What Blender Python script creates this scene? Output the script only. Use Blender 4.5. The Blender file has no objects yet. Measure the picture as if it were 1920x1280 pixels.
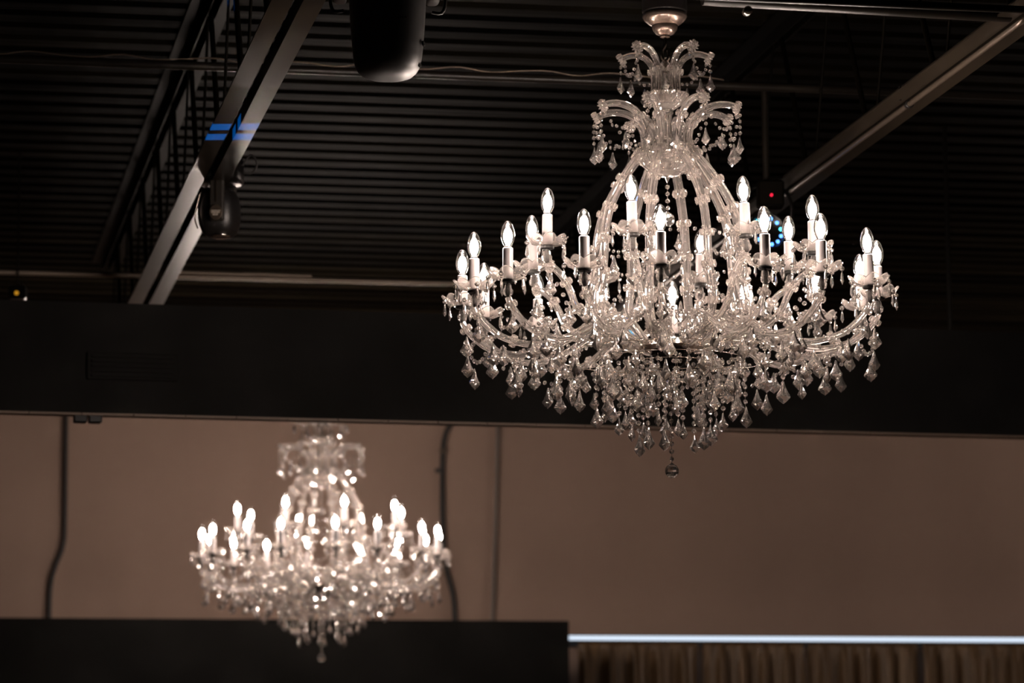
import bpy, math, random
from mathutils import Vector, Matrix
random.seed(7)
PI = math.pi
rad = math.radians
scene = bpy.context.scene
COL = scene.collection

# ------------------------------------------------------------------ camera
FPX = 6300.0                      # focal length in pixels of the 1920 px frame
CAMZ = 1.60
PITCH = math.atan(1000.0 / FPX)   # looking up into the roof
ROLL = rad(-0.5)
cam_data = bpy.data.cameras.new('camera')
cam = bpy.data.objects.new('camera', cam_data)
COL.objects.link(cam)
cam_data.sensor_width = 36.0
cam_data.lens = FPX / 1920.0 * 36.0
cam_data.clip_end = 200
CAMROT = Matrix.Rotation(PI / 2 + PITCH, 4, 'X') @ Matrix.Rotation(ROLL, 4, 'Z')
cam.matrix_world = Matrix.Translation((0, 0, CAMZ)) @ CAMROT
cam_data.dof.use_dof = True
cam_data.dof.focus_distance = 8.38
cam_data.dof.aperture_fstop = 4.4
scene.camera = cam

# ------------------------------------------------------------------ world, exposure
world = bpy.data.worlds.new('night'); scene.world = world
world.use_nodes = True
world.node_tree.nodes['Background'].inputs[0].default_value = (1, 0.93, 0.86, 1)
world.node_tree.nodes['Background'].inputs[1].default_value = 0.004
vs = scene.view_settings
vs.view_transform = 'Standard'; vs.look = 'None'; vs.gamma = 1.0; vs.use_curve_mapping = False
vs.exposure = 0.0
cy = scene.cycles
cy.max_bounces = 11; cy.transmission_bounces = 9; cy.glossy_bounces = 4; cy.diffuse_bounces = 3
cy.transparent_max_bounces = 16
cy.sample_clamp_indirect = 60.0
cy.use_denoising = True
BULB = 365.0                       # radiance of the glowing bulb cores

# ------------------------------------------------------------------ blue beam light on the floor, aimed up at the left joist
def beam_light(target, pos, energy, bars, color):
    ld = bpy.data.lights.new('blue_beam', 'SPOT'); ld.energy = energy; ld.spot_size = rad(15); ld.spot_blend = .1
    ld.shadow_soft_size = .002; ld.color = color
    o = bpy.data.objects.new('blue_beam', ld); COL.objects.link(o)
    zax = (pos - target).normalized(); xax = Vector((0, 1, 0)); xax = (xax - zax * xax.dot(zax)).normalized(); yax = zax.cross(xax)
    o.matrix_world = Matrix.Translation(pos) @ Matrix((xax, yax, zax)).transposed().to_4x4()
    ld.use_nodes = True; nt = ld.node_tree; em = nt.nodes['Emission']
    tc = nt.nodes.new('ShaderNodeTexCoord'); sp = nt.nodes.new('ShaderNodeSeparateXYZ'); nt.links.new(tc.outputs['Normal'], sp.inputs[0])
    def mth(op, a, b):
        n = nt.nodes.new('ShaderNodeMath'); n.operation = op
        for i, q in enumerate((a, b)):
            if isinstance(q, (int, float)): n.inputs[i].default_value = q
            else: nt.links.new(q, n.inputs[i])
        return n.outputs[0]
    u = mth('DIVIDE', sp.outputs[0], mth('ABSOLUTE', sp.outputs[2], 0))
    tot = 0.0
    for c, w in bars:                     # the slots of the beam's gobo wheel
        tot = mth('ADD', tot, mth('LESS_THAN', mth('ABSOLUTE', mth('SUBTRACT', u, c), 0), w))
    nt.links.new(tot, em.inputs['Strength'])
    return o

# ------------------------------------------------------------------ placing
def P(x, y, D):
    """World point seen at photo pixel (x, y), D metres in front of the camera (measured along the floor)."""
    d = CAMROT.to_3x3() @ Vector(((x - 960) / FPX, (640 - y) / FPX, -1.0))
    return Vector((0, 0, CAMZ)) + d * (D / d.y)
YAW = rad(11.0)
RU = Vector((math.cos(YAW), math.sin(YAW), 0))      # the room's width
RV = Vector((-math.sin(YAW), math.cos(YAW), 0))     # the room's depth
def room(u, v, z):
    return RU * u + RV * v + Vector((0, 0, z))
def uv(p):
    return p.dot(RU), p.dot(RV), p.z
ROOMROT = Matrix.Rotation(YAW, 4, 'Z')

# ------------------------------------------------------------------ materials
def mat(name, color=(.5, .5, .5), rough=.5, metal=0.0, spec=.5, noise=None, bump=None, trans=0.0, ior=1.5, emit=None, emit_s=0.0):
    m = bpy.data.materials.new(name); m.use_nodes = True
    nt = m.node_tree; b = nt.nodes['Principled BSDF']
    b.inputs['Base Color'].default_value = (*color, 1)
    b.inputs['Roughness'].default_value = rough
    b.inputs['Metallic'].default_value = metal
    b.inputs['Specular IOR Level'].default_value = spec
    b.inputs['Transmission Weight'].default_value = trans
    b.inputs['IOR'].default_value = ior
    if emit:
        b.inputs['Emission Color'].default_value = (*emit, 1)
        b.inputs['Emission Strength'].default_value = emit_s
    if noise or bump:
        tc = nt.nodes.new('ShaderNodeTexCoord')
        mp = nt.nodes.new('ShaderNodeMapping'); nt.links.new(tc.outputs['Object'], mp.inputs[0])
    if noise:
        sc, amt, stretch = noise
        mp.inputs['Scale'].default_value = stretch
        n = nt.nodes.new('ShaderNodeTexNoise'); n.inputs['Scale'].default_value = sc; n.inputs['Detail'].default_value = 5
        nt.links.new(mp.outputs[0], n.inputs[0])
        r = nt.nodes.new('ShaderNodeValToRGB')
        r.color_ramp.elements[0].position = .3; r.color_ramp.elements[1].position = .7
        r.color_ramp.elements[0].color = (*[c * (1 - amt) for c in color], 1)
        r.color_ramp.elements[1].color = (*[min(1, c * (1 + amt)) for c in color], 1)
        nt.links.new(n.outputs[0], r.inputs[0]); nt.links.new(r.outputs[0], b.inputs['Base Color'])
    if bump:
        sc, st, dist, stretch = bump
        mp2 = nt.nodes.new('ShaderNodeMapping'); nt.links.new(tc.outputs['Object'], mp2.inputs[0])
        mp2.inputs['Scale'].default_value = stretch
        n = nt.nodes.new('ShaderNodeTexNoise'); n.inputs['Scale'].default_value = sc; n.inputs['Detail'].default_value = 3
        nt.links.new(mp2.outputs[0], n.inputs[0])
        bp = nt.nodes.new('ShaderNodeBump'); bp.inputs['Strength'].default_value = st; bp.inputs['Distance'].default_value = dist
        nt.links.new(n.outputs[0], bp.inputs['Height']); nt.links.new(bp.outputs[0], b.inputs['Normal'])
    return m

def crystal_mat(name, frost, tint=(1, .985, .97), rough=.015):
    """Cut lead glass, with a share of frosted scatter from its cut and pressed faces."""
    m = bpy.data.materials.new(name); m.use_nodes = True
    nt = m.node_tree; nt.nodes.remove(nt.nodes['Principled BSDF'])
    out = nt.nodes['Material Output']
    g = nt.nodes.new('ShaderNodeBsdfGlass'); g.inputs['Color'].default_value = (*tint, 1)
    g.inputs['Roughness'].default_value = rough; g.inputs['IOR'].default_value = 1.54
    d = nt.nodes.new('ShaderNodeBsdfDiffuse'); d.inputs['Color'].default_value = (.92, .84, .80, 1)
    t = nt.nodes.new('ShaderNodeBsdfTranslucent'); t.inputs['Color'].default_value = (.92, .84, .80, 1)
    dm = nt.nodes.new('ShaderNodeMixShader'); dm.inputs[0].default_value = .5
    nt.links.new(d.outputs[0], dm.inputs[1]); nt.links.new(t.outputs[0], dm.inputs[2])
    mx = nt.nodes.new('ShaderNodeMixShader'); mx.inputs[0].default_value = frost
    nt.links.new(g.outputs[0], mx.inputs[1]); nt.links.new(dm.outputs[0], mx.inputs[2])
    nt.links.new(mx.outputs[0], out.inputs[0])
    return m

def thin_glass_mat(name):
    """Blown bulb glass: thin clear wall that lets light straight through and mirrors at the rim."""
    m = bpy.data.materials.new(name); m.use_nodes = True
    nt = m.node_tree; nt.nodes.remove(nt.nodes['Principled BSDF'])
    out = nt.nodes['Material Output']
    t = nt.nodes.new('ShaderNodeBsdfTransparent'); t.inputs['Color'].default_value = (.97, .95, .92, 1)
    g = nt.nodes.new('ShaderNodeBsdfGlossy'); g.inputs['Roughness'].default_value = .03
    f = nt.nodes.new('ShaderNodeFresnel'); f.inputs['IOR'].default_value = 1.22
    d = nt.nodes.new('ShaderNodeBsdfTranslucent'); d.inputs['Color'].default_value = (1, .9, .8, 1)
    mx0 = nt.nodes.new('ShaderNodeMixShader'); mx0.inputs[0].default_value = .0008
    nt.links.new(t.outputs[0], mx0.inputs[1]); nt.links.new(d.outputs[0], mx0.inputs[2])
    mx = nt.nodes.new('ShaderNodeMixShader')
    nt.links.new(f.outputs[0], mx.inputs[0]); nt.links.new(mx0.outputs[0], mx.inputs[1]); nt.links.new(g.outputs[0], mx.inputs[2])
    nt.links.new(mx.outputs[0], out.inputs[0])
    return m

def emit_mat(name, color, s):
    m = bpy.data.materials.new(name); m.use_nodes = True
    nt = m.node_tree; nt.nodes.remove(nt.nodes['Principled BSDF'])
    e = nt.nodes.new('ShaderNodeEmission'); e.inputs[0].default_value = (*color, 1); e.inputs[1].default_value = s
    nt.links.new(e.outputs[0], nt.nodes['Material Output'].inputs[0])
    return m

M = {}
M['crystal'] = crystal_mat('cut_crystal', .06, rough=.075)
M['arm_glass'] = crystal_mat('fluted_arm_glass', .08, rough=.06)
M['dish_glass'] = crystal_mat('pressed_dish_glass', .07, rough=.05)
M['rosette_glass'] = crystal_mat('rosette_glass', .11, rough=.03)
M['bulb_glass'] = thin_glass_mat('clear_bulb_glass')
M['glow'] = emit_mat('glowing_filament', (1, .84, .76), BULB)
M['sleeve'] = mat('white_candle_sleeve', (.30, .27, .265), .35)
M['chrome'] = mat('polished_nickel', (.78, .70, .63), .16, 1.0)
M['canopy'] = mat('silver_leaf_canopy', (.40, .30, .25), .25, .85)
M['dark_metal'] = mat('dark_metal', (.012, .010, .009), .4, .2, spec=.3)
M['black_plastic'] = mat('black_plastic', (.004, .0037, .0035), .30, spec=.35)
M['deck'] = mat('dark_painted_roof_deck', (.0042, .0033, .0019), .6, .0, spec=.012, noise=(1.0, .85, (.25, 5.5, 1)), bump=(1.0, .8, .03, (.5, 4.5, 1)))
M['steel'] = mat('brown_painted_steel', (.020, .0154, .0109), .28, .0, spec=.26, noise=(9, .18, (1, 1, 1)))
M['steel_dark'] = mat('dark_painted_steel', (.0028, .0022, .0014), .5, spec=.02)  # darker steel tone for top chords, webs and the power box
M['conduit'] = mat('galvanised_conduit', (.13, .10, .075), .28, .6)
M['black_pipe'] = mat('black_steel_pipe', (.010, .008, .006), .33, .0, spec=.25)
M['black_wall'] = mat('matt_black_paint', (.020, .0192, .0178), .9, spec=.02, noise=(3, .2, (1, 1, 1)))
M['wall'] = mat('beige_wall_paint', (.29, .20, .156), .8, spec=.2, noise=(.8, .07, (1, 1, .25)))
M['floor'] = mat('brown_floor_boards', (.30, .22, .17), .4, noise=(6, .3, (.3, 3, 1)))
M['side_wall'] = mat('dim_brown_wall', (.22, .18, .15), .8, noise=(1, .1, (1, 1, 1)))
M['curtain'] = mat('brown_satin_curtain', (.12, .070, .032), .5, noise=(14, .35, (3, 3, .25)))
M['gloss_shell'] = mat('semi_gloss_black_shell', (.0050, .0040, .0036), .45, spec=1.0)
M['galvanised'] = mat('bare_galvanised_conduit', (.42, .34, .27), .4, .5)
M['lip'] = mat('beige_lip_paint', (.30, .22, .17), .6)
M['arm_steel'] = mat('dull_grey_bracket', (.022, .018, .014), .5)
M['partition'] = mat('black_partition_paint', (.0088, .0084, .0078), .9, spec=.02, noise=(3, .2, (1, 1, 1)))
M['rubber'] = mat('black_rubber_cable', (.02, .018, .017), .6)
M['grey_cable'] = mat('grey_cable', (.16, .13, .11), .6)
M['led_white'] = emit_mat('white_led_strip', (.74, .85, 1.0), 1.15)
M['led_blue'] = emit_mat('blue_led', (.10, .32, 1.0), 3.5)
M['led_cyan'] = emit_mat('cyan_led', (.10, .75, 1.0), 3.0)
M['led_red'] = emit_mat('red_led', (1, .02, .06), 1.2)
M['led_amber'] = emit_mat('amber_led', (1, .45, .03), .45)
M['plate'] = mat('label_plate', (.03, .026, .022), .4)
M['print'] = mat('cream_print', (.75, .65, .55), .6)
M['dim_print'] = mat('dark_grey_print', (.035, .03, .027), .6)

# ------------------------------------------------------------------ mesh helpers
def mesh(name, verts, faces, smooth=False, sharp=None):
    me = bpy.data.meshes.new(name)
    me.from_pydata([tuple(v) for v in verts], [], faces)
    me.update()
    if smooth:
        me.polygons.foreach_set('use_smooth', [True] * len(me.polygons))
    if sharp:
        at = me.attributes.new('sharp_edge', 'BOOLEAN', 'EDGE')
        for i, e in enumerate(me.edges):
            at.data[i].value = sharp(e.vertices[0], e.vertices[1])
    me.validate()
    return me

def link(name, me, m, parent=None, mw=None):
    if m and me and not me.materials:
        me.materials.append(m)
    o = bpy.data.objects.new(name, me)
    COL.objects.link(o)
    if parent: o.parent = parent
    if mw is not None: o.matrix_local = mw
    return o

def thing(name, label, cat, mw=None, group=None):
    o = bpy.data.objects.new(name, None); COL.objects.link(o)
    o.empty_display_size = .1
    if mw is not None: o.matrix_local = mw
    return tag(o, label, cat, group)

def tag(o, label, cat, group=None):
    o['label'] = label; o['category'] = cat
    if group: o['group'] = group
    return o

def structure(o, label, cat):
    o['kind'] = 'structure'; o['label'] = label; o['category'] = cat
    return o

def spline(pts, n):
    """Catmull-Rom through pts, n samples evenly spread by length."""
    pts = [Vector(p) for p in pts]
    if len(pts) > 2:
        ext = [pts[0] * 2 - pts[1]] + pts + [pts[-1] * 2 - pts[-2]]
        fine = []
        for i in range(1, len(ext) - 2):
            a, b, c, d = ext[i - 1:i + 3]
            for k in range(14):
                t = k / 14
                fine.append(.5 * ((2 * b) + (c - a) * t + (2 * a - 5 * b + 4 * c - d) * t * t + (3 * b - a - 3 * c + d) * t ** 3))
        fine.append(pts[-1])
    else:
        fine = pts
    L = [0]
    for a, b in zip(fine, fine[1:]): L.append(L[-1] + (b - a).length)
    out = []; j = 0
    for i in range(n):
        s = L[-1] * i / (n - 1)
        while j < len(L) - 2 and L[j + 1] < s: j += 1
        t = (s - L[j]) / max(1e-9, L[j + 1] - L[j])
        out.append(fine[j].lerp(fine[j + 1], min(1, t)))
    return out

def sweep_data(path, radius, nsec=8, flute=0.0):
    """Capped tube along a path; radius a number or f(t); flute alternates the section radius."""
    n = len(path); verts = []; faces = []
    T0 = (path[1] - path[0]).normalized()
    ref = Vector((0, 1, 0)) if abs(T0.y) < .9 else Vector((1, 0, 0))
    N = (ref - T0 * ref.dot(T0)).normalized()
    for i, p in enumerate(path):
        T = (path[min(i + 1, n - 1)] - path[max(i - 1, 0)]).normalized()
        N = (N - T * N.dot(T)).normalized(); B = T.cross(N)
        r = radius(i / (n - 1)) if callable(radius) else radius
        for j in range(nsec):
            a = 2 * PI * j / nsec
            rr = r * (1 - flute) if (flute and j % 2) else r
            verts.append(p + N * (math.cos(a) * rr) + B * (math.sin(a) * rr))
    for i in range(n - 1):
        for j in range(nsec):
            k = (j + 1) % nsec
            faces.append((i * nsec + j, i * nsec + k, (i + 1) * nsec + k, (i + 1) * nsec + j))
    faces.append(tuple(range(nsec))[::-1]); faces.append(tuple((n - 1) * nsec + j for j in range(nsec)))
    return verts, faces

def sweep(name, pts, radius, n=24, nsec=8, flute=0.0):
    v, f = sweep_data(spline(pts, n), radius, nsec, flute)
    last = len(v) - nsec
    if flute:
        sh = lambda a, b: (a % nsec == b % nsec) or (a < nsec and b < nsec) or (a >= last and b >= last)
    else:
        sh = lambda a, b: (a < nsec and b < nsec) or (a >= last and b >= last)
    return mesh(name, v, f, True, sh)

def lathe(name, prof, n=24, smooth=True, rfun=None, phase=0.0, sharp_rings=()):
    """Profile [(r, z)] turned round Z; r = 0 ends close to a point."""
    verts = []; faces = []; rings = []
    for q, (r, z) in enumerate(prof):
        if r <= 1e-7:
            rings.append([len(verts)]); verts.append((0, 0, z))
        else:
            ids = []
            for j in range(n):
                a = 2 * PI * j / n + phase
                rr, zz = (rfun(q, a, r, z) if rfun else (r, z))
                ids.append(len(verts)); verts.append((rr * math.cos(a), rr * math.sin(a), zz))
            rings.append(ids)
    for A, B in zip(rings, rings[1:]):
        for j in range(n):
            k = (j + 1) % n
            if len(A) == 1 and len(B) == 1: continue
            if len(A) == 1: faces.append((A[0], B[k], B[j]))
            elif len(B) == 1: faces.append((A[j], A[k], B[0]))
            else: faces.append((A[j], A[k], B[k], B[j]))
    if len(rings[0]) > 1: faces.append(tuple(rings[0])[::-1])
    if len(rings[-1]) > 1: faces.append(tuple(rings[-1]))
    ringof = {}
    for q, ids in enumerate(rings):
        for i in ids: ringof[i] = q
    sh = (lambda a, b: ringof[a] == ringof[b] and ringof[a] in sharp_rings) if sharp_rings else None
    return mesh(name, verts, faces, smooth, sh)

def box_data(x0, x1, y0, y1, z0, z1, ch=0.0):
    """Box, edges chamfered by ch."""
    if not ch:
        v = [(x, y, z) for x in (x0, x1) for y in (y0, y1) for z in (z0, z1)]
        f = [(0, 1, 3, 2), (4, 6, 7, 5), (0, 4, 5, 1), (2, 3, 7, 6), (0, 2, 6, 4), (1, 5, 7, 3)]
        return v, f
    v = []; rings = []
    for z, ins in ((z0, ch), (z0 + ch, 0), (z1 - ch, 0), (z1, ch)):
        ring = []
        xa, xb, ya, yb = x0 + ins, x1 - ins, y0 + ins, y1 - ins
        for p in ((xa + ch, ya), (xb - ch, ya), (xb, ya + ch), (xb, yb - ch), (xb - ch, yb), (xa + ch, yb), (xa, yb - ch), (xa, ya + ch)):
            ring.append(len(v)); v.append((p[0], p[1], z))
        rings.append(ring)
    f = [tuple(rings[0])[::-1], tuple(rings[3])]
    for A, B in zip(rings, rings[1:]):
        for j in range(8):
            k = (j + 1) % 8
            f.append((A[j], A[k], B[k], B[j]))
    return v, f
def box(name, *a, **k):
    return mesh(name, *box_data(*a, **k))

def put(loc, rz=0.0, rx=0.0, ry=0.0, s=1.0):
    return Matrix.Translation(loc) @ Matrix.Rotation(rz, 4, 'Z') @ Matrix.Rotation(ry, 4, 'Y') @ Matrix.Rotation(rx, 4, 'X') @ Matrix.Scale(s, 4)

# ================================================================== THE HALL
# heights above the floor
Z_DECK = CAMZ + 2.60
Z_CHORD = CAMZ + 2.07

# --- ceiling: corrugated steel deck, flutes across the hall
def build_deck():
    per = .152; v0, v1 = 2.0, 18.2; U = 9.0
    prof = []; v = v0
    while v < v1:
        prof += [(v, 0), (v + .085, 0), (v + .098, .038), (v + .139, .038)]
        v += per
    verts = []; faces = []
    for (vv, z) in prof:
        verts += [(-U, vv, Z_DECK + z), (U, vv, Z_DECK + z)]
    for i in range(len(prof) - 1):
        faces.append((2 * i, 2 * i + 1, 2 * i + 3, 2 * i + 2))
    n = len(verts)
    verts += [(-U, v0, Z_DECK + .1), (U, v0, Z_DECK + .1), (-U, prof[-1][0], Z_DECK + .1), (U, prof[-1][0], Z_DECK + .1)]
    faces.append((n, n + 2, n + 3, n + 1))
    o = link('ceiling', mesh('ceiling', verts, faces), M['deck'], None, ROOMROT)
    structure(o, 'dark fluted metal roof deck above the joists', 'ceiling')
    ramp = [n for n in M['deck'].node_tree.nodes if n.type == 'VALTORGB'][0].color_ramp   # streaks of light caught on some flutes, painted into the base colour
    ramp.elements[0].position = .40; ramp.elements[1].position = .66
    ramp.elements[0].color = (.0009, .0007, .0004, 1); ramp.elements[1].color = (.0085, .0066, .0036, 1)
build_deck()

def room_box(name, u0, u1, v0, v1, z0, z1, m, parent=None, ch=0.0):
    c = room((u0 + u1) / 2, (v0 + v1) / 2, z0)
    mw = Matrix.Translation(c) @ ROOMROT
    me = box(name, -(u1 - u0) / 2, (u1 - u0) / 2, -(v1 - v0) / 2, (v1 - v0) / 2, 0, z1 - z0, ch=ch)
    if parent:
        return link(name, me, m, parent, parent.matrix_local.inverted() @ mw)
    return link(name, me, m, None, mw)

u_w, v_w, _ = uv(P(960, 1000, 17.0))      # back wall
V_WALL = v_w
structure(room_box('wall_back', -9, 9, V_WALL, V_WALL + .2, 0, Z_DECK - .002, M['wall']), 'brown beige back wall behind the smaller chandelier', 'wall')
structure(room_box('floor', -9, 9, -4, V_WALL, -.2, 0, M['floor']), 'brown floor of the hall', 'floor')
structure(room_box('wall_left', -9.2, -9, -4, V_WALL, 0, Z_DECK, M['side_wall']), 'dim wall along one side of the hall', 'wall')
structure(room_box('wall_right', 9, 9.2, -4, V_WALL, 0, Z_DECK, M['side_wall']), 'dim wall along the far side of the hall', 'wall')

# --- black bulkhead hanging across the hall between the two chandeliers
pb = P(960, 793, 11.2); pt = P(960, 592, 11.2)
_, V_BULK, Z_B0 = uv(pb); Z_B1 = pt.z
BROT = Matrix.Rotation(YAW + rad(3.0), 4, 'Z')
bulk = link('wall_bulkhead', box('wall_bulkhead', -8.4, 8.4, 0, .10, 0, Z_B1 - Z_B0), M['black_wall'], None, Matrix.Translation(pb) @ BROT)
structure(bulk, 'long black bulkhead crossing the hall above the smaller chandelier', 'wall')
# lip of short trim strips under its lower edge, butt-jointed
lip_me = box('lip_strip', -.0835, .0835, .0, .045, -.007, 0)
for i in range(-14, 20):
    link('lip_strip', lip_me, M['lip'], bulk, Matrix.Translation((i * .17, 0, 0)))
def bulk_x(px, py): return (bulk.matrix_local.inverted() @ P(px, py, 11.2)).x
for px in (155, 182):
    link('clip', box('clip', -.022, .022, .01, .05, -.030, .0, ch=.004), M['black_plastic'], bulk, Matrix.Translation((bulk_x(px, 778), 0, 0)))
# hanger rods that carry it from the deck
for uu in (-5.2, -1.9, 1.6, 5.0):
    link('hanger_rod', sweep('hanger_rod', [(0, 0, 0), (0, 0, Z_DECK - Z_B1 + .005)], .008, 2, 8), M['black_pipe'], bulk, Matrix.Translation((uu, .05, Z_B1 - Z_B0 - .005)))
# faint vent grille in its face
grille = link('vent_grille', box('vent_grille', -.15, .15, -.012, 0, -.045, .045, ch=.003), M['black_wall'], bulk, Matrix.Translation((bulk_x(248, 714), 0, P(248, 714, 11.2).z - Z_B0)))
for i in range(5):
    link('slat', box('slat', -.135, .135, -.020, -.011, -.004, .004), M['black_wall'], grille, Matrix.Translation((0, 0, -.032 + i * .016)))

# --- low black partition in front of the back wall, with screws along its top
pp = P(960, 1163, 16.2); _, V_PART, Z_PART = uv(pp)
u_end = uv(P(1071, 1180, 16.2))[0]
part = room_box('wall_partition', -8.8, u_end, V_PART, V_PART + .12, 0, Z_PART, M['partition'])
structure(part, 'black partition rising in front of the back wall below the smaller chandelier', 'wall')
screw_me = lathe('screw', [(.010, 0), (.010, .004), (.006, .009), (0, .010)], 8)
for px in (37, 76, 210, 248, 381, 419, 753, 880, 917, 1041):
    su = uv(P(px, 1163, 16.2))[0]
    link('screw', screw_me, M['chrome'], part, part.matrix_local.inverted() @ Matrix.Translation(room(su, V_PART + .02, Z_PART)))

# --- LED strip over the curtains
pl = P(1500, 1190, 16.9); _, V_LED, Z_LED = uv(pl)
ul0 = uv(P(1066, 1196, 16.8))[0]; ul1 = ul0 + 4.6
V_LED = V_WALL - .09
led = thing('light_strip', 'long thin white LED strip glowing on the wall above the brown curtains', 'light strip', Matrix.Translation(room(ul0, V_LED, Z_LED)) @ ROOMROT)
L_ = ul1 - ul0
link('diffuser', box('diffuser', 0, L_, -.012, .012, -.010, .010, ch=.003), M['led_white'], led)
link('channel', box('channel', 0, L_, .012, .088, -.016, .012), M['dark_metal'], led)
link('top_lip', box('top_lip', 0, L_, -.020, .012, .010, .014), M['dark_metal'], led)
for i in range(6):
    link('bracket', box('bracket', -.01, .01, .0, .088, -.03, -.016), M['dark_metal'], led, Matrix.Translation((.3 + i * .8, 0, 0)))

# --- curtains: pleated panels hanging side by side below the strip
rod_z = Z_LED - .040
V_CUR = V_WALL - .10
rodo = link('curtain_rod', sweep('curtain_rod', [(0, 0, 0), (L_, 0, 0)], .010, 2, 10), M['black_pipe'], None, Matrix.Translation(room(ul0 + .02, V_CUR, rod_z)) @ ROOMROT)
tag(rodo, 'thin black curtain rod just under the white LED strip', 'curtain rod')
edges_px = (1078, 1322, 1532, 1762, 2010, 2250)
where = ('brown pleated curtain beside the end of the black partition', 'brown pleated curtain second from the black partition',
         'brown pleated curtain third from the black partition', 'brown pleated curtain fourth from the black partition', 'brown pleated curtain fifth from the black partition')
for i in range(4):
    ua = uv(P(edges_px[i], 1220, 16.9))[0] + .012; ub = uv(P(edges_px[i + 1], 1220, 16.9))[0] - .012
    nx = 96; zs = [rod_z + .012, rod_z - .012, rod_z - .05, rod_z - .10, rod_z - .3, rod_z - 1.2, .02]
    verts = []; faces = []
    rnd = random.Random(30 + i)
    ph = [rnd.uniform(0, 6) for _ in range(4)]; fr = [rnd.uniform(4.5, 6), rnd.uniform(9, 12.5), rnd.uniform(1.6, 2.6)]
    for q, z in enumerate(zs):
        amp = (.010, .014, .036, .044, .052, .055, .055)[q]
        for j in range(nx + 1):
            t = j / nx
            w = math.sin(t * fr[0] * 2 * PI + ph[0]) * .7 + math.sin(t * fr[1] * 2 * PI + ph[1]) * .35 + math.sin(t * fr[2] * 2 * PI + ph[2]) * .3
            verts.append(room(ua + (ub - ua) * t, V_CUR - .085 + amp * w * .8, z))
    nf = len(verts)
    verts += [v_ + RV * -.003 for v_ in verts]
    for q in range(len(zs) - 1):
        for j in range(nx):
            a = q * (nx + 1) + j
            faces.append((a, a + 1, a + nx + 2, a + nx + 1)); faces.append((nf + a + 1, nf + a, nf + a + nx + 1, nf + a + nx + 2))
    for j in range(nx):
        faces.append((j + 1, j, nf + j, nf + j + 1))
    o = link('curtain', mesh('curtain', verts, faces, True), M['curtain'])
    tag(o, where[i], 'curtain', 'brown curtains below the LED strip')

# --- cables on the back wall
def wall_D(px):
    k_ = (px - 960) / FPX
    return (V_WALL - .03) / (math.cos(YAW) - math.sin(YAW) * k_)
def wall_cable(name, pts, r, m, label):
    path = [P(x, y, wall_D(x)) for x, y in pts]
    base = path[0].copy()
    o = link(name, sweep(name, [p - base for p in path], r, 40, 8), M[m], None, Matrix.Translation(base))
    return tag(o, label, 'cable')
wall_cable('wall_cable', [(126, 690), (124, 800), (122, 960), (119, 1020), (104, 1062), (94, 1105), (92, 1200)], .011, 'rubber', 'black cable with a kink running down the wall at the left of the smaller chandelier')
c2 = wall_cable('wall_conduit', [(862, 770), (848, 792), (835, 815), (830, 860), (830, 980), (836, 1060), (850, 1120), (854, 1200)], .014, 'rubber', 'thick black cable curving down the wall just behind the right side of smaller chandelier')
for (x, y) in ((831, 846), (823, 882)):
    q = P(x, y, wall_D(x))
    link('cable_clip', box('cable_clip', -.02, .02, -.015, .02, -.01, .01, ch=.003), M['conduit'] if y < 860 else M['rubber'], c2, Matrix.Translation(q - c2.location))
wall_cable('wall_wire', [(934, 760), (931, 900), (927, 1040), (922, 1200)], .010, 'grey_cable', 'thin grey cable running straight down the wall right of the smaller chandelier')

# --- open web joists running into the depth of the hall
def joist(u, v0, v1, label):
    root = thing('roof_joist', label, 'joist', Matrix.Translation(room(u, v0, Z_CHORD)) @ ROOMROT, 'steel joists under the roof deck')
    L = v1 - v0; H = Z_DECK - Z_CHORD
    def angle(s, zb, flip):
        t = .005; w = .052; h = .045
        a, b = (.012, .012 + w) if s > 0 else (-.012 - w, -.012)
        # L section: flange flat, leg standing beside the webs
        if s > 0: sec = [(a, 0), (b, 0), (b, t), (a + t, t), (a + t, h), (a, h)]
        else: sec = [(b, 0), (b, h), (b - t, h), (b - t, t), (a, t), (a, 0)]
        if flip: sec = [(x, H - z - .001) for x, z in sec][::-1]
        v = [(x, 0, z) for x, z in sec] + [(x, L, z) for x, z in sec]
        n = len(sec)
        f = [(i, (i + 1) % n, n + (i + 1) % n, n + i) for i in range(n)] + [tuple(range(n))[::-1], tuple(range(n, 2 * n))]
        return mesh('chord_angle', v, f)
    for s in (1, -1):
        link('bottom_chord_angle', angle(s, 0, False), M['steel'], root)
        link('top_chord_angle', angle(s, 0, True), M['steel_dark'], root)
    pan = .62
    n = int(L / pan)
    dl = math.hypot(pan / 2, H - .05)
    big = sweep('web_bar', [(0, 0, 0), (0, pan * .42, H - .05)], .0085, 2, 8)
    thin = sweep('web_bar', [(0, 0, 0), (0, -pan * .30, H - .05)], .0045, 2, 8)
    for i in range(n):
        y = .2 + i * pan
        link('web_bar', big, M['steel_dark'], root, Matrix.Translation((0, y + .03, .025)))
        link('web_bar', thin, M['steel_dark'], root, Matrix.Translation((0, y + .56, .025)))
    return root
jl = uv(P(291, 530, 11.7)); jr = uv(P(1690, 190, 9.0))
UJL, UJR = jl[0], jr[0]
joist(UJL, 5.0, 14.2, 'steel roof joist with two pale flanges carrying the small moving head light')
joist(UJR, 5.0, 14.2, 'steel roof joist with a shiny conduit strapped underneath, right of the large chandelier')
tg = P(438, 228, 9.24); tg.z = Z_CHORD
beam_light(tg, tg + Vector((-2.6, 0, -3.2)), 21000, [(-.0155, .0095), (.0155, .0095)], (.0, .17, 1.0))
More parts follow.
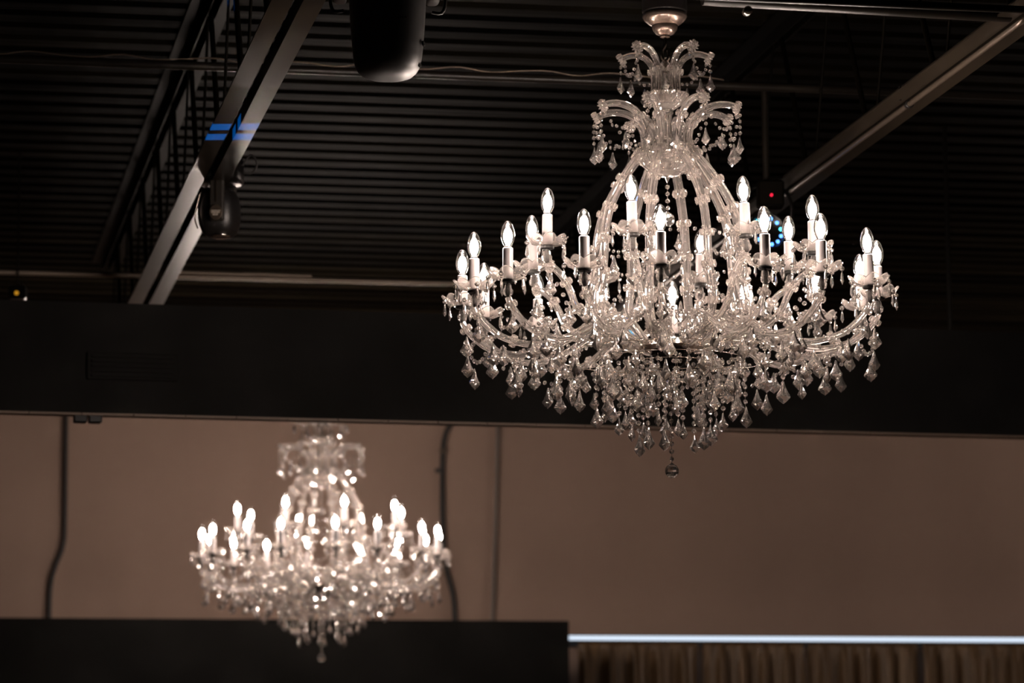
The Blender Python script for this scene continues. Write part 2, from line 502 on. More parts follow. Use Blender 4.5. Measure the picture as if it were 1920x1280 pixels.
# --- pipes and conduits
def tube_thing(name, pts, r, m, label, cat='pipe', n=12, nsec=10):
    base = Vector(pts[0])
    o = link(name, sweep(name, [Vector(p) - base for p in pts], r, n, nsec), M[m], None, Matrix.Translation(base))
    return tag(o, label, cat)
def across(px, py, D, u0, u1):
    """two ends of a level run across the hall through the point at that pixel"""
    u, v, z = uv(P(px, py, D))
    return [room(u0, v, z), room(u1, v, z)]
pe = P(1893, 27, 8.05); pdir = Vector((math.cos(YAW + rad(3)), math.sin(YAW + rad(3)), 0))
pipe1 = tube_thing('lighting_pipe', [pe - pdir * .79, pe], .0205, 'black_pipe', 'black pipe running from the large chandelier mount to the joist at the upper right', n=2, nsec=20)
q = P(1401, 21, 7.85)
bolt = link('eye_bolt', lathe('eye_bolt', [(.004, -.012), (.011, -.010), (.011, .010), (.004, .012)], 12), M['chrome'], pipe1,
            Matrix.Translation(Vector((q.x, q.y, q.z)) - pipe1.location) @ Matrix.Rotation(YAW, 4, 'Z') @ Matrix.Rotation(PI / 2, 4, 'X'))
tube_thing('roof_conduit', across(1650, 7, 7.7, -1.2, 5), .009, 'black_pipe', 'thin dark conduit along the very top of the picture at the upper right', n=2)
a_, b_ = across(840, 141, 9.7, -6.5, 6.5)
cp = tube_thing('cross_pipe', [a_, b_], .013, 'black_pipe', 'dark pipe crossing behind the large moving head light with a thin wire along it', n=2, nsec=14)
# wire wound loosely on it
wpts = [RU * (1.0 + i * .09) + Vector((0, 0, .017 + .007 * math.sin(i * 2.3))) + RV * (-.012) for i in range(90)]
link('wire', sweep('wire', wpts, .0022, 260, 5), M['conduit'], cp)
a_, b_ = across(430, 521, 12.1, -8.5, 2.2)
cb = tube_thing('bright_conduit', [a_, b_], .0095, 'galvanised', 'shiny conduit catching light just above the black bulkhead at the left', n=2)
u0_ = uv(a_)[0]
for i, (x0, x1) in enumerate(((322, 470), (455, 588))):
    s0 = uv(P(x0, 518, 12.1))[0] - u0_; s1 = uv(P(x1, 520, 12.1))[0] - u0_
    link('sleeve_joint', sweep('sleeve_joint', [RU * s0 + Vector((0, 0, .016)), RU * s1 + Vector((0, 0, .014))], .006, 2, 8), M['galvanised'], cb)
# conduit strapped under the right joist, with straps and a bent end
zc = Z_CHORD - .012
v1_ = uv(P(1840, 55, 8.35))[1] - .42
pts = [room(UJR + .10, v1_ - .10, zc + .0), room(UJR + .05, v1_ - .02, zc), room(UJR + .0, v1_ + .06, zc), room(UJR - .005, v1_ + .2, zc), room(UJR - .005, v1_ + 2.4, zc), room(UJR - .005, v1_ + 5.5, zc)]
jc = tube_thing('joist_conduit', pts, .0078, 'conduit', 'shiny conduit strapped beneath the joist right of the large chandelier', n=60)
for vv in (1.0, 2.2, 3.4):
    link('strap', lathe('strap', [(.0082, -.008), (.0115, -.008), (.0115, .008), (.0082, .008)], 14), M['dark_metal'], jc,
         Matrix.Translation(room(UJR - .005, v1_ + vv, zc) - jc.location) @ ROOMROT @ Matrix.Rotation(PI / 2, 4, 'X'))
    link('strap_bolt', sweep('strap_bolt', [(0, 0, .010), (0, 0, .05)], .004, 2, 6), M['dark_metal'], jc, Matrix.Translation(room(UJR - .03, v1_ + vv, zc) - jc.location))

# ================================================================== STAGE LIGHTS
def super_ring(rx, ry, z, n=40, e=3.2):
    out = []
    for j in range(n):
        a = 2 * PI * j / n; c, s = math.cos(a), math.sin(a)
        out.append((rx * math.copysign(abs(c) ** (2 / e), c), ry * math.copysign(abs(s) ** (2 / e), s), z))
    return out
def loft(name, rings, smooth=True):
    v = []; f = []; n = len(rings[0])
    for r in rings: v += r
    for i in range(len(rings) - 1):
        for j in range(n):
            k = (j + 1) % n
            f.append((i * n + j, i * n + k, (i + 1) * n + k, (i + 1) * n + j))
    f.append(tuple(range(n))[::-1]); f.append(tuple((len(rings) - 1) * n + j for j in range(n)))
    return mesh(name, v, f, smooth)
def lettering(parent, m, rows, mw, unit):
    """Rows of tiny printed characters; each row (count, x0, z, height)."""
    v = []; f = []
    rnd = random.Random(3)
    for cnt, x0, z, h in rows:
        x = x0
        for i in range(cnt):
            w = unit * rnd.uniform(.7, 1.2)
            st = unit * .36
            for (a, b, c, d) in ((x, x + st, z, z + h), (x + w - st, x + w, z, z + h), (x, x + w, z + h * rnd.choice((0, .42, .8)), None)):
                if d is None: d = c + h * .2
                vv, ff = box_data(a, b, -.0006, .0006, c, d)
                o = len(v); v += vv; f += [tuple(i_ + o for i_ in q_) for q_ in ff]
            x += w + unit * .45
    o = link('lettering', mesh('lettering', v, f), m, parent, mw)
    o['kind'] = 'stuff'
    return o

# --- big moving head at the top edge
c = P(727, 148, 7.8)
mh = thing('moving_head_light', 'large black moving head stage light seen from below at the top of the picture', 'stage light', Matrix.Translation(c) @ Matrix.Rotation(rad(6), 4, 'Z') @ Matrix.Scale(.94, 4))
W = .100
link('head_shell', loft('head_shell', [super_ring(W * a, .095 * a, z, 48, 2.5) for a, z in
     ((.28, .0), (.46, .002), (.62, .008), (.74, .018), (.82, .032), (.865, .052), (.90, .085), (.935, .13), (.97, .19), (1.0, .26), (1.0, .32), (.96, .37), (.80, .40), (.5, .415))]), M['gloss_shell'], mh)
for (x, y, z, r) in ((.0875, -.045, .082, .0075), (.078, -.030, .034, .010)):
    link('vent_hole', lathe('vent_hole', [(r, -.002), (r, .002), (r * .7, .003), (0, .0005)], 14), M['black_wall'], mh, put((x, y, z), rz=rad(-25), ry=rad(80)))
for s in (-1, 1):
    y_ = link('yoke_arm', loft('yoke_arm', [super_ring(.016, .05, z, 20) for z in (.15, .17, .36, .52)]), M['black_plastic'], mh, Matrix.Translation((s * .118, .02, .06)))
    link('handle', sweep('handle', [(s * .112, -.01, .173), (s * .133, -.01, .170), (s * .142, -.012, .178), (s * .146, -.012, .20), (s * .148, -.012, .26), (s * .130, -.010, .30)], .0045, 20, 8), M['dark_metal'], mh)
link('base', loft('base', [super_ring(.15 * a, .13 * a, z) for a, z in ((.94, .56), (1, .575), (1, .66), (.94, .675))]), M['black_plastic'], mh)
lettering(mh, M['dim_print'], [(9, -.026, 0, .006)], Matrix.Translation((.012, -.0885, .135)), .0048)
# clamp that hooks the base over the lighting pipe
link('clamp', box('clamp', -.03, .03, -.03, .03, .67, .71, ch=.006), M['dark_metal'], mh)
link('hanger_stem', sweep('hanger_stem', [(0, 0, .70), (0, 0, (Z_DECK - c.z) / .94)], .012, 2, 10), M['black_pipe'], mh)

# --- small moving head on the left joist
c = P(411, 445, 10.0)
sm = thing('moving_head_light', 'small black moving head light with a white logo hanging from the left joist', 'stage light', Matrix.Translation(c) @ Matrix.Rotation(rad(-8), 4, 'Z'))
link('head_shell', loft('head_shell', [super_ring(.060 * a, .075 * a, z) for a, z in
     ((.35, .0), (.62, .004), (.82, .016), (.94, .035), (1.0, .06), (1.0, .09), (.92, .125), (.7, .145), (.35, .155))]), M['gloss_shell'], sm)
link('lens', lathe('lens', [(.024, -.004), (.03, .0), (.03, .006), (.0, .006)], 24), M['chrome'], sm, Matrix.Translation((.01, -.02, -.002)))
ya = link('yoke_arm', box('yoke_arm', -.021, .021, -.012, .012, .035, .175, ch=.004), M['arm_steel'], sm, Matrix.Translation((.012, -.083, 0)))
link('yoke_rib', box('yoke_rib', -.002, .002, -.004, .002, .09, .170), M['steel'], ya, Matrix.Translation((0, -.012, 0)))
link('yoke_arm', box('yoke_arm', -.021, .021, -.012, .012, .035, .175, ch=.004), M['arm_steel'], sm, Matrix.Translation((.012, .083, 0)))
badge = link('badge', lathe('badge', [(.0185, -.002), (.0185, .003), (.0165, .005), (.0150, .003), (0, .003)], 24), M['plate'], sm, put((.012, -.096, .058), rx=PI / 2))
badge.matrix_local = put((.012, -.096, .058), rx=PI / 2) @ Matrix.Diagonal((1, 1.2, 1, 1))
link('badge_rim', lathe('badge_rim', [(.0178, .003), (.0195, .003), (.0195, .0055), (.0178, .0055)], 24), M['conduit'], badge)
lettering(sm, M['print'], [(7, -.0125, .003, .0032), (6, -.0125, -.003, .005), (4, -.0085, -.0095, .005)], Matrix.Translation((.012, -.1015, .058)), .0031)
link('head_trim', sweep('head_trim', [(-.043, -.070, .125), (-.055, -.068, .08), (-.060, -.064, .045), (-.052, -.060, .018)], .0022, 16, 6), M['chrome'], sm)
link('base', loft('base', [super_ring(.070 * a, .075 * a, z) for a, z in ((.90, .165), (1, .175), (1, .235), (.93, .245))]), M['black_plastic'], sm)
link('cable', sweep('cable', [(.07, 0, .22), (.10, -.01, .25), (.118, -.01, .22), (.10, 0, .195), (.075, 0, .195)], .003, 24, 6), M['rubber'], sm)
link('clamp', box('clamp', -.02, .02, -.03, .03, .24, .30, ch=.004), M['dark_metal'], sm)
link('status_light', lathe('status_light', [(.0028, 0), (.0028, .004), (0, .005)], 8), M['led_red'], sm, put((-.070, -.045, .200), rx=PI / 2))

# --- LED wash light behind the large chandelier, a ring of blue diodes
c = P(1441, 432, 9.9)
lw = thing('led_wash_light', 'dark stage light with a ring of blue diodes glowing behind the large chandelier', 'stage light', Matrix.Translation(c))
face = Matrix.Rotation(rad(18), 4, 'Z') @ Matrix.Rotation(PI / 2 - rad(12), 4, 'X')
link('can', lathe('can', [(.03, -.14), (.055, -.13), (.062, -.10), (.062, .0), (.056, .004), (.054, -.006), (0, -.006)], 32), M['black_plastic'], lw, face)
dio = lathe('diode', [(.0058, 0), (.0050, .004), (0, .006)], 10)
diob = lathe('diode', [(.0058, 0), (.0050, .004), (0, .006)], 10)
for i in range(12):
    a = 2 * PI * i / 12 + .2
    link('diode', dio if i % 4 else diob, M['led_blue'] if i % 4 else M['led_cyan'], lw, face @ Matrix.Translation((.043 * math.cos(a), .043 * math.sin(a), -.006)))
link('yoke', sweep('yoke', [(-.07, 0, 0), (-.072, .03, .09), (-.04, .05, .14), (.04, .05, .14), (.072, .03, .09), (.07, 0, 0)], .006, 30, 6), M['black_plastic'], lw)
link('stem', sweep('stem', [(0, .05, .135), (0, .05, .46)], .01, 2, 8), M['black_pipe'], lw)
q = P(1446, 367, 9.9)
link('status_light', lathe('status_light', [(.005, 0), (.005, .006), (0, .008)], 8), M['led_red'], lw, Matrix.Translation(q - c + Vector((0, -.01, 0))) @ Matrix.Rotation(PI / 2, 4, 'X'))
link('power_box', box('power_box', -.04, .04, -.0, .07, -.03, .05, ch=.006), M['steel_dark'], lw, Matrix.Translation(q - c))

# --- small exit lamp glowing amber at the far left
q = P(31, 549, 11.9)
em = thing('pilot_lamp', 'tiny amber pilot lamp above the black bulkhead at the far left', 'lamp', Matrix.Translation(q))
link('housing', box('housing', -.03, .03, .004, .06, -.02, .03, ch=.005), M['black_plastic'], em)
link('bulb', lathe('bulb', [(.008, 0), (.007, .005), (0, .009)], 12), M['led_amber'], em, Matrix.Rotation(PI / 2, 4, 'X'))
link('stem', sweep('stem', [(0, .03, .028), (0, .03, Z_DECK - q.z)], .003, 2, 8), M['black_pipe'], em)

# ================================================================== CHANDELIERS
KR, KZ = .001345, .001378
def R(r): return r * KR
def Zc(y): return (640 - y) * KZ
def prof3(pts): return [Vector((R(r), 0, Zc(y))) for r, y in pts]

# shared pieces ------------------------------------------------------
def pendant_mesh(name, h, w, th):
    """Kite-shaped cut drop with a scalloped edge: outline, bevel ring and table on both faces."""
    half = [(.0, .0), (.13, -.045), (.22, -.16), (.38, -.32), (.60, -.47), (.80, -.575), (.98, -.66), (.95, -.735), (.70, -.80), (.60, -.86), (.30, -.92)]
    out = [(x * w, z * h) for x, z in half] + [(0, -h)] + [(-x * w, z * h) for x, z in half[:0:-1]]
    n = len(out); cz = -.60 * h
    v = []; f = []
    for s in (1, -1):
        for x, z in out: v.append((x, s * .0011, z))
    for s in (1, -1):
        for i, (x, z) in enumerate(out):
            kx = .52 if i % 2 else .58
            v.append((x * kx, s * th, cz + (z - cz) * (.62 if z > cz else .55)))
    for i in range(n):
        k = (i + 1) % n
        f.append((i, k, n + k, n + i))                       # girdle
        f.append((i, 2 * n + i, 2 * n + k, k))               # front bevel
        f.append((n + i, n + k, 3 * n + k, 3 * n + i))       # back bevel
    v += [(0, th * 1.25, cz), (0, -th * 1.25, cz)]
    for i in range(n):
        k = (i + 1) % n
        f.append((2 * n + i, 4 * n, 2 * n + k)); f.append((3 * n + k, 4 * n + 1, 3 * n + i))
    return mesh(name, v, f)
PEND = pendant_mesh('pendant', .056, .0180, .0062)
PENDS = pendant_mesh('pendant', .046, .0135, .0052)
SPEAR = lathe('spear_drop', [(0, .002), (.0012, 0), (.0045, -.002), (.0068, -.006), (.0045, -.0105), (.0012, -.0125), (.0012, -.0155), (.0030, -.019), (.0050, -.036), (0, -.046)], 8, False)
BEAD_PROF = [(.0038, -.0038), (.0066, -.0010), (.0066, .0010), (.0038, .0038)]
BEAD = lathe('bead', BEAD_PROF, 8, False)
BALL = lathe('crystal_ball', [(0, -.018)] + [(.018 * math.cos(rad(a)), .018 * math.sin(rad(a))) for a in (-70, -50, -30, -10, 10, 30, 50, 68)] + [(.005, .018), (.0015, .021)], 12, False)
for me_ in (PEND, PENDS, SPEAR, BEAD, BALL): me_.materials.append(M['crystal'])

def rosette_mesh(name, rin, bump, hgt):
    """Pressed glass collar: a ring of knobs threaded on an arm (axis Z)."""
    n = 40; k = 6; lobes = 10; v = []; f = []
    for j in range(n):
        a = 2 * PI * j / n
        b = abs(math.cos(a * lobes / 2))
        for i in range(k):
            t = 2 * PI * i / k
            rr = rin + bump * (.22 + .78 * b) * (1 + math.cos(t)) * .5
            zz = math.sin(t) * hgt * (.45 + .55 * b)
            v.append((rr * math.cos(a), rr * math.sin(a), zz))
    for j in range(n):
        for i in range(k):
            j2 = (j + 1) % n; i2 = (i + 1) % k
            f.append((j * k + i, j2 * k + i, j2 * k + i2, j * k + i2))
    return mesh(name, v, f)
ROS = rosette_mesh('rosette', .0078, .0098, .0088); ROS.materials.append(M['rosette_glass'])
ROSL = rosette_mesh('rosette', .0100, .0106, .0100); ROSL.materials.append(M['rosette_glass'])

def bob_fun(q, a, r, z):
    lobe = abs(math.cos(4 * a))
    w = (0, 0, .25, 1, 1, .25, 0, 0)[q]
    return r * (1 - .13 * w * (1 - lobe)), z + w * .010 * (lobe - .6)
BOB = lathe('bobeche', [(.012, -.004), (.024, -.0035), (.040, .002), (.054, .017), (.052, .0195), (.038, .006), (.022, .000), (.012, -.0005)], 64, True, bob_fun, sharp_rings=(3, 4))
BOB.materials.append(M['dish_glass'])
NOZ = lathe('nozzle', [(.004, -.046), (.004, -.012), (.017, -.010), (.018, -.005), (.012, -.004), (.012, .004)], 16, True, sharp_rings=(1, 2, 3)); NOZ.materials.append(M['dark_metal'])
CUP = lathe('drip_cup', [(.004, -.045), (.011, -.040), (.013, -.030), (.009, -.024), (.008, -.016), (.006, -.014)], 12, False); CUP.materials.append(M['rosette_glass'])
SLV = lathe('candle_sleeve', [(.0105, .001), (.0128, .001), (.0128, .074), (.0115, .0755), (.009, .0755)], 24, True, sharp_rings=(1, 2)); SLV.materials.append(M['sleeve'])
BASE = lathe('bulb_base', [(.0078, .074), (.0078, .0775), (.0085, .078), (.0085, .0795), (.0078, .080)], 16); BASE.materials.append(M['dark_metal'])
BULBM = lathe('bulb_glass', [(.0085, .079), (.0105, .083), (.0142, .090), (.0168, .098), (.0176, .106), (.0170, .115), (.0150, .125), (.0115, .134), (.0070, .1405), (.0030, .1432), (0, .1438)], 20); BULBM.materials.append(M['bulb_glass'])
CORE = lathe('filament', [(0, .0840), (.0045, .0855), (.0090, .093), (.0108, .102), (.0103, .111), (.0080, .119), (.0044, .1245), (0, .126)], 14); CORE.materials.append(M['glow'])

# arms
ARM_LOW = [(60, 646), (85, 622), (108, 604), (140, 606), (175, 624), (225, 648), (280, 659), (335, 649), (367, 629), (386, 608), (392, 596)]
ARM_UP = [(60, 646), (100, 640), (150, 630), (190, 613), (214, 590), (224, 568), (240, 543), (262, 526), (278, 524)]
BASKET = [(48, 284), (75, 315), (105, 357), (127, 400), (138, 445), (141, 490), (146, 530), (154, 568), (150, 604), (122, 632), (80, 648), (55, 652)]
CROWN2 = [(46, 286), (43, 258), (50, 234), (68, 213), (95, 203), (122, 204), (143, 212)]
CROWN1 = [(24, 178), (22, 148), (27, 120), (42, 102), (62, 95), (80, 97), (91, 102)]
FL = .27
ME_LOW = sweep('candle_arm', prof3(ARM_LOW), lambda t: .0098 - .0012 * t, 46, 12, FL); ME_LOW.materials.append(M['arm_glass'])
ME_UP = sweep('candle_arm', prof3(ARM_UP), lambda t: .0100 - .0012 * t, 38, 12, FL); ME_UP.materials.append(M['arm_glass'])
ME_BAS = sweep('basket_arm', prof3(BASKET), lambda t: .0122, 56, 12, FL); ME_BAS.materials.append(M['arm_glass'])
ME_C2 = sweep('crown_arm', prof3(CROWN2), lambda t: .0108 - .002 * t, 26, 12, FL); ME_C2.materials.append(M['arm_glass'])
ME_C1 = sweep('top_arm', prof3(CROWN1), lambda t: .0100 - .002 * t, 24, 12, FL); ME_C1.materials.append(M['arm_glass'])

def on_arm(pts, ts):
    """points and directions at fractions ts of an arm"""
    path = spline(prof3(pts), 101); out = []
    for t in ts:
        i = int(t * 100); p = path[i]; T = (path[min(100, i + 1)] - path[max(0, i - 1)]).normalized()
        out.append(Matrix.Translation(p) @ Vector((0, 0, 1)).rotation_difference(T).to_matrix().to_4x4())
    return out
def az(theta): return rad(theta - 90)      # theta: 0 towards the camera, positive to the right
def at_az(theta, r, y):
    a = az(theta)
    return Vector((R(r) * math.cos(a), R(r) * math.sin(a), Zc(y)))

LOW = [-2, 26, 44.5, 70, 89, 110, 132.5, 157.5, 179, 199.5, 221.5, 246, 268, -66, -48, -22.5]
UPP = [-13.5, 30.7, 79, 122.6, 167, 209, 250, -54]
UPJ = [-14 + 45 * i for i in range(8)]
TOPJ = [36 + 72 * i for i in range(5)]

def build_chandelier(label, loc, rz):
    root = thing('chandelier', label, 'chandelier', Matrix.Translation(loc) @ Matrix.Rotation(rz, 4, 'Z'), 'crystal candle chandeliers')
    rnd = random.Random(11)
    wire_m = M['chrome']
    swag_v, swag_f = [], []
    bead_v = [v.co.copy() for v in BEAD.vertices]; bead_f = [tuple(p.vertices) for p in BEAD.polygons]
    def add_bead(p, s=1.0):
        mw = put(p, rz=rnd.uniform(0, PI), rx=PI / 2 + rnd.uniform(-.35, .35), s=s)
        o = len(swag_v)
        swag_v.extend(mw @ c for c in bead_v); swag_f.extend(tuple(i + o for i in q) for q in bead_f)
    def swag(p0, p1, sag, n, s=1.0, pend=None):
        for i in range(n):
            t = (i + .5) / n
            add_bead(p0.lerp(p1, t) - Vector((0, 0, sag * 4 * t * (1 - t))), s)
        if pend:
            p = p0.lerp(p1, .5) - Vector((0, 0, sag + .010))
            hang(pend, p)
    def hang(me, p, parent=None, face=None):
        return link('pendant' if me in (PEND, PENDS) else me.name.split('.')[0], me, None, parent or root, put(p, rz=rnd.uniform(-.9, .9) if face is None else face, rx=rnd.uniform(-.05, .05)))
    def strand(p, n, end, step=.0192, s=1.0):
        """bead strand hanging from p: wire, beads and the drop at its end"""
        Ln = n * step * s
        me = bpy.data.meshes.get('bead_wire_%d_%d' % (n, int(s * 100)))
        if me is None:
            me = sweep('bead_wire_%d_%d' % (n, int(s * 100)), [(0, 0, .004), (0, 0, -Ln - .004)], .0008, 2, 5)
            me.materials.append(wire_m)
        st = link('bead_strand', me, None, root, Matrix.Translation(p))
        for i in range(n):
            link('bead', BEAD, None, st, put((0, 0, -(i + .5) * step * s), rz=rnd.uniform(-1.2, 1.2), rx=PI / 2 + rnd.uniform(-.15, .15), s=s))
        if end is BALL:
            link('crystal_ball', BALL, None, st, put((0, 0, -Ln - .021), rz=.2))
        elif end:
            link('pendant', end, None, st, put((rnd.uniform(-.002, .002), 0, -Ln - .002), rz=rnd.uniform(-1.0, 1.0)))
        return st

    # --- mount, canopy, hook, column, dishes
    link('ceiling_mount', lathe('ceiling_mount', [(.0565, Zc(20)), (.058, Zc(18)), (.058, Zc(-35)), (.03, Zc(-38)), (.012, Zc(-40)), (.012, Zc(-95)), (.02, Zc(-96)), (.02, Zc(-100))], 32, True, sharp_rings=(0, 1, 2, 3, 6)), M['dark_metal'], root)
    link('canopy', lathe('canopy', [(.050, Zc(20)), (.0565, Zc(24)), (.0575, Zc(28)), (.052, Zc(34)), (.041, Zc(41)), (.0335, Zc(44)), (.034, Zc(46)), (.031, Zc(53)), (.023, Zc(60)), (.013, Zc(63)), (.013, Zc(66)), (.0085, Zc(67))], 40, True, sharp_rings=(0, 5, 9, 10)), M['canopy'], root)
    link('hook', sweep('hook', [(0, 0, Zc(62)), (0, 0, Zc(80)), (-.008, 0, Zc(92)), (-.008, 0, Zc(104)), (0, 0, Zc(112)), (.008, 0, Zc(106)), (.008, 0, Zc(92))], .0048, 30, 8), M['chrome'], root)
    link('hook_ring', sweep('hook_ring', [(0, 0, Zc(108)), (0, 0, Zc(135))], .006, 2, 10), M['chrome'], root)
    link('top_column', lathe('top_column', [(.006, Zc(130)), (.010, Zc(136)), (.008, Zc(150)), (.012, Zc(165)), (.016, Zc(178))], 16), M['dish_glass'], root)
    def scallop(k, dep):
        return lambda q, a, r, z: (r * (1 - dep * (1 - abs(math.cos(k * a / 2))) * (r > .03)), z)
    link('top_dish', lathe('top_dish', [(.010, Zc(207)), (.022, Zc(204)), (.040, Zc(196)), (.054, Zc(184)), (.060, Zc(176)), (.057, Zc(175)), (.038, Zc(188)), (.014, Zc(196))], 48, True, scallop(12, .06), sharp_rings=(4, 5)), M['dish_glass'], root)
    link('column', lathe('column', [(.012, Zc(200)), (.017, Zc(205)), (.019, Zc(212)), (.0150, Zc(216)), (.0145, Zc(240)), (.017, Zc(252)), (.021, Zc(262)), (.017, Zc(275)), (.020, Zc(283)), (.012, Zc(300))], 20, True), M['dish_glass'], root)
    def dish_facets(q, a, r, z):
        return (r * (1 - .045 * (1 - abs(math.cos(8 * a))) * (r > .03)), z)
    link('main_dish', lathe('main_dish', [(0, Zc(332)), (.022, Zc(331)), (.046, Zc(324)), (.062, Zc(312)), (.072, Zc(298)), (.074, Zc(291)), (.071, Zc(289)), (.064, Zc(298)), (.050, Zc(310)), (.030, Zc(318)), (0, Zc(320))], 64, False, dish_facets), M['dish_glass'], root)
    link('dish_finial', lathe('dish_finial', [(0, Zc(331)), (.008, Zc(333)), (.005, Zc(337)), (0, Zc(344))], 10, False), M['crystal'], root)
    link('hub', lathe('hub', [(0, Zc(636)), (.055, Zc(637)), (.084, Zc(643)), (.086, Zc(652)), (.060, Zc(658)), (.030, Zc(660)), (0, Zc(660))], 32, True, sharp_rings=(1, 2, 3, 4)), M['chrome'], root)
    link('hub_bowl', lathe('hub_bowl', [(.020, Zc(656)), (.046, Zc(658)), (.050, Zc(666)), (.044, Zc(678)), (.028, Zc(688)), (.010, Zc(692)), (0, Zc(698))], 16, False), M['dark_metal'], root)

    # --- arms
    def arm(name, me, theta, ros, pts, big=False):
        o = link(name, me, None, root, Matrix.Rotation(az(theta), 4, 'Z'))
        for mw in on_arm(pts, ros):
            link('rosette', ROSL if big else ROS, None, o, mw)
        return o
    for i, th in enumerate(TOPJ):
        o = arm('top_arm', ME_C1, th, (.02, .36, .985), CROWN1)
        p = at_az(th, 90, 110)
        strand(p, 2, PENDS, s=.8)
        swag(at_az(th, 86, 106), at_az(th + 72, 86, 106), .052, 9, .72, PENDS)
    for i, th in enumerate(UPJ):
        arm('crown_arm', ME_C2, th, (.03, .42, .975), CROWN2)
        strand(at_az(th, 143, 220), 4, PENDS, s=.8)
        swag(at_az(th, 143, 218), at_az(th + 45, 46, 262), .045, 8, .78)
        swag(at_az(th, 140, 216), at_az(th + 45, 140, 216), .060, 8, .78, PENDS if i % 2 else PEND)
        arm('basket_arm', ME_BAS, th, (.03, .17, .30, .44, .58, .72, .85), BASKET, True)
        # ties between the basket arms
        swag(at_az(th, 141, 447), at_az(th + 45, 141, 447), .012, 7, .8, PEND if i % 2 else PENDS)
        swag(at_az(th, 146, 492), at_az(th + 45, 146, 492), .008, 7, .8)
        swag(at_az(th, 152, 556), at_az(th + 45, 152, 556), .034, 8, .9, PEND)
    strand(Vector((0, 0, Zc(344))), 4, BALL, s=.95)

    def candle(o, x, zb, big=1.0):
        """the candle at the tip of an arm, in the arm's own frame (x outwards)"""
        tx, ty = rnd.gauss(0, .014), rnd.gauss(0, .014)
        mw = Matrix.Translation((x, 0, zb)) @ Matrix.Rotation(tx, 4, 'X') @ Matrix.Rotation(ty, 4, 'Y')
        link('drip_cup', CUP, None, o, mw)
        link('nozzle', NOZ, None, o, mw)
        link('bobeche', BOB, None, o, mw @ Matrix.Rotation(rnd.uniform(0, PI), 4, 'Z'))
        link('candle_sleeve', SLV, None, o, mw)
        link('bulb_base', BASE, None, o, mw)
        link('bulb_glass', BULBM, None, o, mw)
        link('filament', CORE, None, o, mw)
        a0 = rnd.uniform(0, PI)
        for k in range(5):
            a = a0 + 2 * PI * k / 5 + rnd.uniform(-.1, .1)
            link('spear_drop', SPEAR, None, o, mw @ put((.0500 * math.cos(a), .0500 * math.sin(a), .010), rz=rnd.uniform(0, 3)))
    for i, th in enumerate(LOW):
        o = arm('candle_arm', ME_LOW, th, (.30, .52, .74, .96), ARM_LOW)
        candle(o, R(392), Zc(563))
        # drops along the arm
        hang(PEND, at_az(th, 384, 622), face=rnd.uniform(-.8, .8))
        hang(PEND, at_az(th, 336, 662), face=rnd.uniform(-.8, .8))
        hang(PEND, at_az(th + 2, 280, 672), face=rnd.uniform(-.8, .8))
        hang(PENDS, at_az(th - 2, 225, 660), face=rnd.uniform(-.8, .8))
        nx = LOW[(i + 1) % 16]
        if nx < th: nx += 360
        md = (th + nx) / 2
        swag(at_az(th, 388, 628), at_az(nx, 388, 628), .044, 8, .9)
        hang(PEND, at_az(md, 384, 628) - Vector((0, 0, .060)))
        swag(at_az(th, 300, 664), at_az(nx, 300, 664), .036, 6, .9, PENDS if i % 2 else PEND)
        swag(at_az(th, 392, 604), at_az(th, 300, 560), .02, 0)
    for i, th in enumerate(UPP):
        o = arm('candle_arm', ME_UP, th, (.32, .60, .80, .97), ARM_UP)
        candle(o, R(276), Zc(485))
        hang(PEND, at_az(th, 270, 540), face=rnd.uniform(-.8, .8))
        hang(PEND, at_az(th, 228, 590), face=rnd.uniform(-.8, .8))
        nx = UPP[(i + 1) % 8]
        if nx < th: nx += 360
        swag(at_az(th, 262, 545), at_az(nx, 262, 545), .110, 13, .95, PEND)
        swag(at_az(th, 235, 580), at_az((th + nx) / 2, 330, 630), .03, 7, .9)
    # --- hoops and the hanging strands, shortest outside
    for (r, y) in ((75, 680), (140, 676), (215, 668)):
        pts = [at_az(a, r, y) for a in range(0, 361, 10)]
        link('hoop', sweep('hoop', pts, .0011, 73, 6), M['chrome'], root)
    for i in range(8):
        strand(at_az(45 * i + 10, 75, 680), 8 + (i % 2), PEND if i % 3 else PENDS)
    for i in range(12):
        strand(at_az(30 * i + 4, 140, 676), 5 + (i % 3 == 0), PEND if i % 4 else PENDS)
    for i in range(16):
        strand(at_az(22.5 * i + 9, 215, 668), 3 + (i % 2), PEND)
    for i in range(12):
        hang(PEND, at_az(30 * i + 19, 112, 700 + 12 * (i % 2)))
        swag(at_az(30 * i + 4, 140, 680), at_az(30 * i + 34, 140, 680), .018, 4, .9)
    for i in range(16):
        hang(PENDS if i % 3 else PEND, at_az(22.5 * i + 20, 178, 690 + 8 * (i % 2)))
    for i in range(8):
        swag(at_az(45 * i + 10, 75, 683), at_az(45 * i + 55, 75, 683), .012, 4, .9)
        strand(at_az(45 * i + 32, 100, 678), 7, PENDS)
    strand(Vector((0, 0, Zc(697))), 12, BALL)
    sw = link('swag_beads', mesh('swag_beads', swag_v, swag_f), M['crystal'], root)
    sw['kind'] = 'stuff'
    return root

near = build_chandelier('large sharp crystal chandelier hanging from a black mount under the roof joists', P(1256, 640, 8.4), rad(-2.7))

def copy_tree(o, parent=None):
    c = o.copy(); COL.objects.link(c)
    if parent: c.parent = parent
    for ch in o.children: copy_tree(ch, c)
    return c
far = copy_tree(near)
far['label'] = 'smaller blurred crystal chandelier hanging in front of the brown back wall'
far.matrix_local = Matrix.Translation(P(603, 1092, 14.74)) @ Matrix.Rotation(rad(3.2 + 29), 4, 'Z')

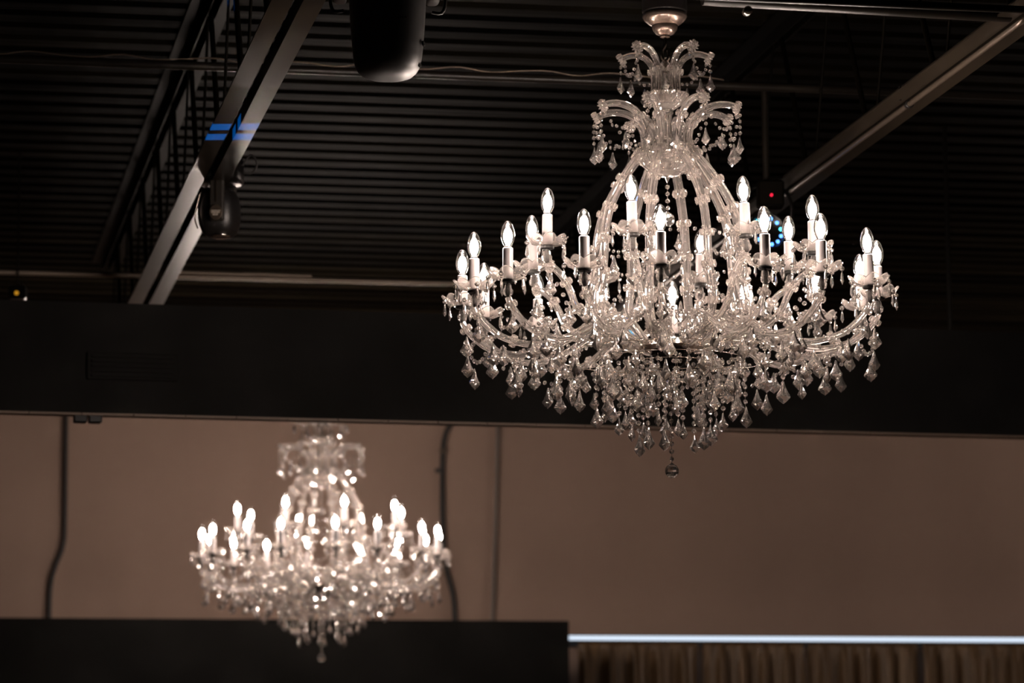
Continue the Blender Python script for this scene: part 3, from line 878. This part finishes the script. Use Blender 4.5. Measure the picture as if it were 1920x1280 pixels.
side = copy_tree(near)
side['label'] = 'crystal chandelier past the right edge of the picture lighting the back wall'
side.matrix_local = Matrix.Translation(P(2560, 1060, 14.6)) @ Matrix.Rotation(rad(7), 4, 'Z')
